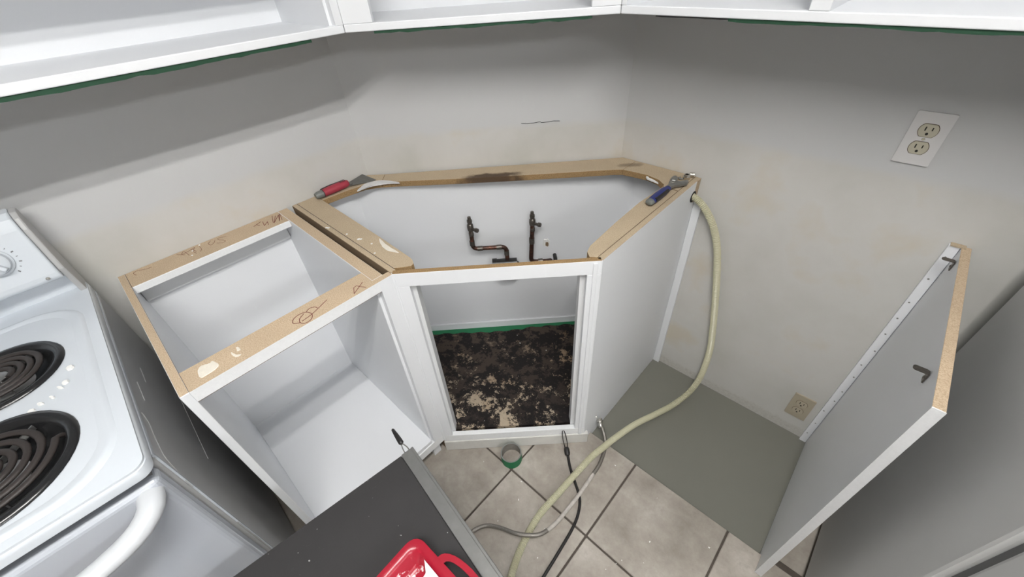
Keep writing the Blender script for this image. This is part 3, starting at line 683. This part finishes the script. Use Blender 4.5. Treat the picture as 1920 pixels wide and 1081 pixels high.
# ------------------------------------------------------------------ work platform and paint tray
wp = thing('work_platform', 'low folding work platform with black grip deck and aluminium side rails', 'platform', (.839, -1.179, 0), math.radians(-7.2))
PZ = .62; PL = .86; PW = -.43
m = MB(); m.box((0, PW, PZ-.022), (PL, 0, PZ)); m.done('deck', 'tread', wp, bevel=.002, **L)
for y0, y1 in ((.0005, .0285), (PW-.0285, PW-.0005)):
    m = MB(); m.box((-.002, y0, PZ-.060), (PL+.002, y1, PZ-.001))
    ye = (y1-.004, y1+.0025) if y1 > 0 else (y0-.0025, y0+.004)
    m.box((-.002, ye[0], PZ-.062), (PL+.002, ye[1], PZ+.0005)); m.done('side_rail', 'alu', wp, bevel=.0015, **L)
for x in (.04, PL-.04):
    s = -1 if x < .1 else 1
    for y in (-.014, PW+.014):
        m = MB(); m.hexa([(x+s*.0-.016+s*.02, y-.010, 0), (x+.016+s*.02, y-.010, 0), (x+.016+s*.02, y+.010, 0), (x-.016+s*.02, y+.010, 0), (x-.016, y-.010, PZ-.022), (x+.016, y-.010, PZ-.022), (x+.016, y+.010, PZ-.022), (x-.016, y+.010, PZ-.022)])
        lg = m.done('leg', 'alu', wp, bevel=.002, **L)
        m = MB(); m.box((x+s*.02-.020, y-.014, 0), (x+s*.02+.020, y+.014, .03)); m.done('rubber_foot', 'black_plastic', lg, bevel=.003, **L)
    m = MB(); m.cyl((x+s*.008, -.014, .25), (x+s*.008, PW+.014, .25), .012); m.done('crossbar', 'alu', wp, smooth=True, **L)
m = MB(); m.tube([(.0, .022, PZ-.006), (-.014, .021, PZ-.006), (-.032, .0165, PZ-.006)], .0013, 6); m.done('latch_wire', 'chrome', wp, smooth=True, **L); m = MB(); m.tube([(.0, .010, PZ-.006), (-.014, .011, PZ-.006), (-.032, .0145, PZ-.006)], .0013, 6); m.done('latch_wire', 'chrome', wp, smooth=True, **L)
m = MB(); m.lathe([(.0035, 0), (.0062, .004), (.0062, .012), (.0052, .03), (.0036, .048), (.001, .051)], (-.028, .0155, PZ-.006), (-1, .02, 0), 10); m.done('latch_tip', 'black_plastic', wp, smooth=True, **L)
def bl(x, y, z): return (x, y, z)
pt = thing('paint_tray', 'red plastic paint tray wet with white paint, on the black work platform', 'tray', (1.017, -1.2615, PZ), math.radians(2.5))
TW, TL, TH = .235, .30, .038                             # x 0..TW, y 0..-TL
def trr(d, z, r): return [(*p, z) for p in rrect(d, -TL+d, TW-d, -d, r)]
m = MB(); m.rings([trr(.022, .0, .014), trr(.004, TH-.006, .020), trr(-.006, TH-.003, .024), trr(-.006, TH, .024), trr(.004, TH+.001, .018), trr(.012, TH-.004, .015), trr(.020, .010, .010), trr(.027, .004, .008)], cap=True)
m.done('tray_body', 'red_tray', pt, smooth=True, angle=60, **L)
m = MB(); ear = []
for i in range(15):
    a = math.pi*i/14; ear.append((TW*.5 - .062*math.cos(a), .004 + .028*math.sin(a)**.8))
hole = []
for i in range(15):
    a = math.pi*i/14; hole.append((TW*.5 - .047*math.cos(a), .006 + .0155*math.sin(a)**.8))
m.plate(ear + [(TW*.5+.045, .003)] + hole[::-1] + [(TW*.5-.045, .003)], TH-.004, TH); m.done('handle', 'red_plain', pt, bevel=.001, **L)
m = MB(); pud = []
for i in range(40):
    a = 2*math.pi*i/40; px = TW/2+.004 + (.088)*math.copysign(abs(math.cos(a))**.3, math.cos(a)); py = -.150 + .124*math.copysign(abs(math.sin(a))**.3, math.sin(a))
    dd = .007*math.sin(i*2.3) + .005*math.sin(i*5.1); py -= (.006+dd*1.3) if py > -.09 else 0; px += dd*.6 if px < .08 else 0
    pud.append((px, py))
m.rings([[(*p, .0041) for p in pud], [(p[0], p[1], .0068) for p in pud]]); m.done('wet_paint', 'wet_paint', pt, **L)
m = MB(); m.hexa([(.055, -.0215, .0175), (TW-.02, -.0215, .0175), (TW-.02, -.0165, .030), (.040, -.0125, .0385), (.052, -.0305, .0102), (TW-.034, -.0305, .0105), (TW-.024, -.0235, .0205), (.050, -.0225, .0195)])
m.done('paint_coat', 'wet_paint', pt, **L)

# ------------------------------------------------------------------ tools on the rim
pk = thing('putty_knife', 'putty knife with red and black grip lying against the wall on the sink rim', 'putty knife', (.030, -.775, H))
hp0 = Vector((.036, -.878, H+.0145)); hp1 = Vector((.036, -.757, H+.016))
pts = [hp0.lerp(hp1, i/14) for i in range(15)]
def hr(i): t = i/14; return .0125 + .0035*math.sin(t*math.pi*.9) - .003*(t > .93)
m = MB(); m.tube(pts[3:], lambda i: hr(i+3), 14, (1.0, .85)); m.done('grip', 'red_grip', pk, smooth=True, angle=70)
m = MB(); m.tube(pts[:4], lambda i: hr(i)*(1.0 if i else .8), 14, (1.0, .85)); m.done('butt_cap', 'grey_plastic', pk, smooth=True, angle=70)
m = MB(); m.tube([p + Vector((-.008, 0, .007)) for p in pts[3:12]], lambda i: .0072-.0004*abs(i-4), 10); m.done('grip_inlay', 'black_plastic', pk, smooth=True)
m = MB(); m.tube([pts[3] + Vector((0, .0 + k*.0016, 0)) for k in range(2)], .0157, 14, (1.0, .85)); m.done('grip_ring', 'black_plastic', pk, smooth=True)
m = MB()
for k in range(4):
    y = -.768 - k*.0055; m = MB(); m.tube([(.024, y, H+.0265), (.033, y, H+.0300), (.042, y, H+.0280)], .0011, 6); m.done('thumb_ridge', 'black_plastic', pk, smooth=True)
bl0 = [(.027, -.757), (.045, -.757), (.069, -.672), (.0665, -.667), (.010, -.686)]
m = MB(); m.plate(bl0, 0, .0013)
for v in m.bm.verts: v.co.z += H + .006 + (.045 - v.co.x)*.22 - (v.co.y + .757)*.02
m.done('blade', 'blade', pk)
m = MB(); m.box((.031, -.762, H+.006), (.044, -.745, H+.014)); m.done('blade_tang', 'blade', pk, bevel=.002)

aw = thing('adjustable_wrench', 'adjustable wrench with dark blue grip on the right rim of the sink base', 'wrench', (.912, -.19, H))
W0 = Vector((.914, -.268, H+.0115)); W1 = Vector((.914, -.150, H+.0105))
pts = [W0.lerp(W1, i/12) for i in range(13)]
m = MB(); m.tube(pts[1:], lambda i: .0125 + .002*math.sin(i/11*math.pi) - .002*(i > 9), 12, (1.0, .72)); m.done('grip', 'blue_grip', aw, smooth=True, angle=70)
m = MB(); m.tube([W0 + Vector((0, -.003, 0)), W0, W0 + Vector((0, .010, 0))], lambda i: (.010, .0125, .0128)[i], 12, (1.0, .75)); m.done('butt_cap', 'grey_plastic', aw, smooth=True, angle=70)
m = MB(); m.tube([p + Vector((.008, 0, .002)) for p in pts[2:11]], .0068, 10); m.done('grip_inlay', 'black_plastic', aw, smooth=True)
head = [(.907,-.152),(.921,-.152),(.924,-.128),(.936,-.112),(.948,-.090),(.946,-.076),(.940,-.071),(.934,-.078),(.926,-.092),(.914,-.094),(.910,-.086),(.903,-.078),(.895,-.080),(.893,-.090),(.898,-.104),(.900,-.118),(.905,-.130)]
m = MB(); m.plate(head, H+.0045, H+.0155); m.done('head', 'steel', aw, bevel=.0018)
m = MB(); m.plate([(.896,-.103),(.916,-.100),(.914,-.088),(.909,-.074),(.899,-.066),(.892,-.072),(.893,-.088)], H+.0035, H+.0165); m.done('moving_jaw', 'steel', aw, bevel=.0015)
m = MB(); m.cyl((.902, -.118, H+.0105), (.917, -.113, H+.0105), .0066, seg=16); m.done('adjusting_screw', 'chrome', aw, smooth=True)
m = MB(); m.box((.904,-.108,H+.0166), (.914,-.101,H+.0171)); m.done('size_mark', 'chip', aw)

hf = thing('pipe_fitting', 'small shiny metal pipe fitting at the back right corner of the sink rim', 'fitting', (.925, -.035, H))
m = MB(); m.lathe([(.0095, 0), (.0125, .002), (.0125, .010), (.0095, .012), (.0095, .016), (.0065, .016), (.0065, .0)], (.923, -.040, H+.0005), (0, 0, 1), 6); m.done('nut', 'chrome', hf)
m = MB(); m.lathe([(.008, 0), (.008, .014), (.006, .014), (.006, 0)], (.925, -.020, H+.0085), (1, .5, 0), 16); m.done('sleeve', 'chrome', hf, smooth=True)
m = MB(); m.tube([(.918,-.052,H+.004),(.908,-.058,H+.005),(.902,-.050,H+.004)], .0028, 8); m.done('clip', 'steel', hf, smooth=True); m = MB(); m.tube([(.910,-.060,H+.004),(.905,-.044,H+.004)], .0022, 8); m.done('clip', 'steel', hf, smooth=True)

# ------------------------------------------------------------------ water pipes in the sink base
def dp(c, a, z): return Vector(((a + c)/2, (a - c)/2, z))      # c = x-y, a = x+y
def bend(pts, r=.018):
    out = [pts[0]]
    for a, b, c in zip(pts, pts[1:], pts[2:]):
        u = (a-b).normalized(); v = (c-b).normalized(); p = b + u*r; q = b + v*r
        for k in range(7):
            t = k/6; out.append(p*(1-t)**2 + b*2*t*(1-t) + q*t*t)
    return out + [pts[-1]]
PC = .800
def valve(parent, p, side_a):
    z = p.z
    m = MB(); m.lathe([(.0085, -.030), (.0098, -.028), (.0098, -.016), (.0085, -.014), (.0085, -.004), (.0115, -.002), (.0125, .010), (.0115, .022), (.0085, .025), (.0085, .030), (.0098, .031), (.0098, .041), (.0072, .042), (.0065, .054), (.003, .055)], p, seg=14); v = m.done('valve', 'brass_dark', parent, smooth=True)
    a = p + Vector((0, 0, .004)); out = (dg*side_a + dn*.55).normalized()
    m = MB(); m.cyl(a, a + out*.022, .006, seg=10); m.done('stem', 'brass_dark', v, smooth=True)
    b = a + out*.022
    m = MB(); m.lathe([(.006, 0), (.0085, .002), (.0085, .012), (.006, .014)], b, out, 10); m.done('valve_handle', 'brass_dark', v, smooth=True)
p1 = thing('water_pipe', 'bent copper supply pipe with shutoff valve, the left of two inside the sink base', 'pipe', tuple(dp(PC, -.15, .62)))
V1 = dp(PC, -.154, .672); E1 = dp(PC, -.156, .582); E2_ = dp(PC, .030, .582); E3 = dp(PC, .034, .43)
m = MB(); m.tube(bend([V1, E1, E2_, E3], .022), .0085, 12); p1m = m.done('pipe', 'pipe', p1, smooth=True, angle=80)
m = MB()
for c, d in ((E1 + dg*.028, dg), (E1 + Vector((0,0,.028)), Vector((0,0,1))), (E2_ - dg*.028, dg), (E2_ + Vector((0,0,-.028)), Vector((0,0,1)))): m = MB(); m.cyl(c - d*.010, c + d*.010, .0102); m.done('elbow_collar', 'brass_dark', p1, smooth=True)
valve(p1, V1, .8)
p2 = thing('water_pipe', 'dark vertical supply pipe with shutoff valve, the right of two inside the sink base', 'pipe', tuple(dp(PC, .18, .6)))
V2 = dp(PC, .180, .676); G1 = dp(PC, .166, .500); G2 = dp(PC, .250, .498); G3 = dp(.742, .285, .470)
m = MB(); m.tube(bend([V2, G1, G2, G3], .020), .0088, 12); m.done('pipe', 'pipe', p2, smooth=True, angle=80)
m = MB(); q = V2.lerp(G1, .42); m.cyl(q + Vector((0,0,-.012)), q + Vector((0,0,.012)), .0108); m.done('collar', 'brass_dark', p2, smooth=True); m = MB(); q = G1 + dg*.03; m.cyl(q, q + dg*.018, .0106); m.done('elbow_collar', 'brass_dark', p2, smooth=True)
valve(p2, V2, 1.0)
dpipe = thing('drain_pipe', 'black horizontal drain pipe behind the front rail of the sink base', 'pipe', tuple(dp(.80, 0, .50)))
m = MB(); m.cyl(dp(.80, -.052, .500), dp(.80, .085, .500), .021, seg=18); m.cyl(dp(.80, -.056, .500), dp(.80, -.030, .500), .0235, seg=18); m.done('pipe', 'black_pipe', dpipe, smooth=True)
m = MB(); m.tube(bend([dp(.80, -.030, .50), dp(.80, -.030, .429), dp(.80, .080, .429), dp(.80, .080, .50)], .03), .013, 14); m.done('trap', 'black_pipe', dpipe, smooth=True)
m = MB(); m.tube(bend([dp(.738, .31, .495), dp(.79, .31, .495), dp(.79, .31, .44)], .02), .008, 12); m.done('tail_elbow', 'black_pipe', dpipe, smooth=True)
# broken plaster round a hole in the cabinet back
m = MB(); c0 = dp(.7375, .262, .556); ring = []
for i in range(16):
    a = 2*math.pi*i/16; r = .016*random.uniform(.7, 1.2); ring.append((math.cos(a)*r*.8, math.sin(a)*r*1.5))
m.rings([[c0 + dg*x + Vector((0, 0, y)) for x, y in ring], [c0 + dn*.004 + dg*x*.9 + Vector((0, 0, y*.9)) for x, y in ring], [c0 + dn*.003 + dg*x*.5 + Vector((0, 0, y*.6)) for x, y in ring]]); hl = m.done('broken_hole', 'chip', sc)
m = MB(); m.rings([[c0 + dn*.0035 + dg*(x*.45+.002) + Vector((0, 0, y*.55-.004)) for x, y in ring], [c0 + dn*.0046 + dg*(x*.4+.002) + Vector((0, 0, y*.5-.004)) for x, y in ring]]); m.done('hole_gap', 'particle_brown', hl)

# ------------------------------------------------------------------ hoses and cords on the floor
HR = .0125
path = [(.935,-.036,.822),(.965,-.036,.820),(1.003,-.032,.792),(1.043,-.026,.735),(1.075,-.024,.66),(1.102,-.026,.56),(1.128,-.026,.44),(1.152,-.028,.32),(1.172,-.034,.20),(1.180,-.075,.085),(1.168,-.125,.020),(1.142,-.200,-.006),(1.110,-.281,-.008),(1.072,-.387,.005),(1.046,-.506,.022),(1.036,-.565,.0285),(1.025,-.618,.0275),(1.016,-.706,.021),(1.011,-.793,.019),(1.006,-.904,.019),(1.018,-.987,.0145),(1.033,-1.043,.0135),(1.053,-1.094,.0135),(1.10,-1.20,HR),(1.20,-1.30,HR)]
hp = spline(path, .0026)
m = MB(); m.tube(hp, lambda i: HR - (.0026 if i % 2 else 0), 12); tag(m.done('drain_hose', 'hose', smooth=True, angle=20), 'cream corrugated drain hose running from the sink base down across the floor', 'hose')
br = thing('braided_hose', 'thin braided steel supply hose curling over the floor tiles', 'hose', (1.03, -.8, 0))
bpth = [(.988,-.496,.031),(1.012,-.514,.018),(1.035,-.543,.0078),(1.057,-.612,.0075),(1.062,-.687,.0078),(1.065,-.758,.0078),(1.064,-.832,.0110),(1.063,-.890,.022),(1.051,-.945,.035),(1.022,-.977,.0365),(.985,-1.001,.034),(.938,-1.016,.018),(.896,-1.038,.0085),(.875,-1.068,.0075),(.868,-1.102,.0075),(.860,-1.20,.0075),(.88,-1.32,.0075)]
bs = spline(bpth, .008)
k = [i for i, p in enumerate(bs) if p.y < -.655][0]; k2 = [i for i, p in enumerate(bs) if p.y < -.915][0]
m = MB(); m.tube(bs[:k+1], .0068, 10); m.done('sleeve', 'braid', br, smooth=True, angle=80)
m = MB(); m.tube(bs[k:k2+1], .0071, 10); m.done('paint_smeared_sleeve', 'smeared', br, smooth=True, angle=80)
m = MB(); m.tube(bs[k2:], .0068, 10); m.done('sleeve', 'braid', br, smooth=True, angle=80)
a = Vector((.985,-.500,.034)); d = Vector((-.021,.020,.012)).normalized()
m = MB(); m.lathe([(.0072, -.004), (.0085, -.002), (.0085, .016), (.0078, .018), (.0105, .019), (.0105, .030), (.009, .032), (.005, .032)], a, d, 12); m.done('end_nut', 'chrome', br, smooth=True)
bg = thing('bungee_cord', 'black cord with a thin wire loop end, lying on the tiles before the sink base', 'cord', (1.05, -.8, 0))
bp2 = [(.940,-.657,.0115),(.957,-.672,.0062),(.985,-.698,.0055),(1.035,-.733,.0055),(1.068,-.757,.0055),(1.086,-.780,.0055),(1.102,-.815,.0055),(1.112,-.86,.0055),(1.118,-.92,.0055),(1.124,-1.00,.0055),(1.13,-1.10,.0055),(1.12,-1.22,.0055)]
m = MB(); m.tube(spline(bp2, .008), .0050, 9); m.done('cord', 'black_plastic', bg, smooth=True, angle=80)
k0 = Vector((.942, -.660, .0125)); k1 = Vector((.906, -.6405, .094)); kd = (k1-k0).normalized(); kp = kd.cross(Vector((.7, -.7, .3))).normalized()
m = MB(); m.lathe([(.005, -.012), (.0085, -.010), (.0105, -.004), (.0105, .012), (.0085, .018), (.005, .020)], k0, (-.60, .55, .25), 12); m.done('plug', 'black_plastic', bg, smooth=True)
kb = k0 + Vector((-.011, .010, .006)); ll = (k1-kb).length
lp = [kb + kp*.005, kb + kd*ll*.45 + kp*.0068, kb + kd*ll*.85 + kp*.0045, kb + kd*ll, kb + kd*ll*.85 - kp*.0045, kb + kd*ll*.45 - kp*.0068, kb - kp*.005]
m = MB(); m.tube(spline(lp, .004), .0017, 8); m.done('wire_loop', 'black_plastic', bg, smooth=True)
tp = thing('tape_roll', 'nearly used up roll of green masking tape on the floor by the sink base', 'tape', (.795, -.812, 0))
c = (.795, -.812, .0003)
m = MB(); m.lathe([(.0385, 0), (.0385, .046)], c, seg=40, cap=False); m.lathe([(.0385, .0), (.036, .0)], c, seg=40, cap=False); m.done('tape_band', 'green_tape', tp, smooth=True)
m = MB(); m.lathe([(.0355, .0), (.0355, .0462), (.0385, .0462)], c, seg=40, cap=False); m.done('core', 'cardboard', tp, smooth=True)
m = MB(); m.lathe([(.0352, .0458), (.0352, .0468), (.0388, .0468), (.0388, .0458)], c, seg=40, cap=False); m.done('rim', 'tape_rim', tp)

# ------------------------------------------------------------------ outlets
def outlet(label, x0, x1, z0, z1, pm, rm, rnd):
    cx, cz = (x0+x1)/2, (z0+z1)/2
    t = thing('wall_outlet', label, 'outlet', (cx, 0, cz))
    m = MB(); m.plate(rrect(x0, z0, x1, z1, .003), -.0055, -.0002, axis=1); m.done('cover_plate', pm, t, bevel=.0015)
    for dz in (.0195, -.0195):
        c = (cx, cz+dz); pts = []
        for i in range(28):
            a = 2*math.pi*i/28; pts.append((c[0] + .0172*math.cos(a), c[1] + max(-.0138, min(.0138, .0172*math.sin(a)))))
        m = MB(); m.plate([(c[0]+(p[0]-c[0])*1.06, c[1]+(p[1]-c[1])*1.07) for p in pts], -.0060, -.0054, axis=1); m.done('gap_ring', 'groove', t)
        m = MB(); m.plate(pts, -.0078, -.0056, axis=1); r = m.done('receptacle', rm, t, bevel=.0007)
        m = MB(); m.box((c[0]-.0074, -.0082, c[1]-.0005), (c[0]-.0050, -.0077, c[1]+.0082)); m.done('slot', 'dark_slot', r); m = MB(); m.box((c[0]+.0050, -.0082, c[1]+.0005), (c[0]+.0072, -.0077, c[1]+.0075)); m.done('slot', 'dark_slot', r)
        m = MB(); m.plate([(c[0]+.0027*math.cos(q*math.pi/6), c[1]-.0070+.0029*math.sin(q*math.pi/6)) for q in range(12)], -.0082, -.0077, axis=1); m.done('ground_hole', 'dark_slot', r)
    m = MB(); m.lathe([(.0032, 0), (.0026, .0014)], (cx, -.0056, cz), (0, -1, 0), 10); m.done('screw', rm, t)
outlet('white duplex outlet with almond receptacles, high on the right wall', 1.3825, 1.4510, 1.040, 1.156, 'plate_white', 'almond', 0)
outlet('beige duplex outlet low on the wall of the dishwasher space', 1.4820, 1.5490, .066, .183, 'beige_plate', 'beige_recept', 0)

# ------------------------------------------------------------------ scattered paint flecks on the tiles (nobody could count them)
m = MB()
for i in range(24):
    x = random.uniform(.72, 1.55); y = random.uniform(-1.02, -.56)
    if (x-y) < 1.57: continue
    l = random.uniform(.001, .0035); a = random.uniform(0, 3.1); w = l*random.uniform(.3, .9)
    R = Matrix.Rotation(a, 2); ring = [R @ Vector(p) + Vector((x, y)) for p in ((-l, -w), (l, -w*.6), (l*.8, w), (-l*.7, w*.8))]
    m.rings([[(*p, .0006) for p in ring], [(*p, .0014) for p in ring]])
o = m.done('paint_flecks', 'chip'); o['kind'] = 'stuff'; tag(o, 'tiny white paint flecks strewn over the taupe floor tiles', 'flecks')
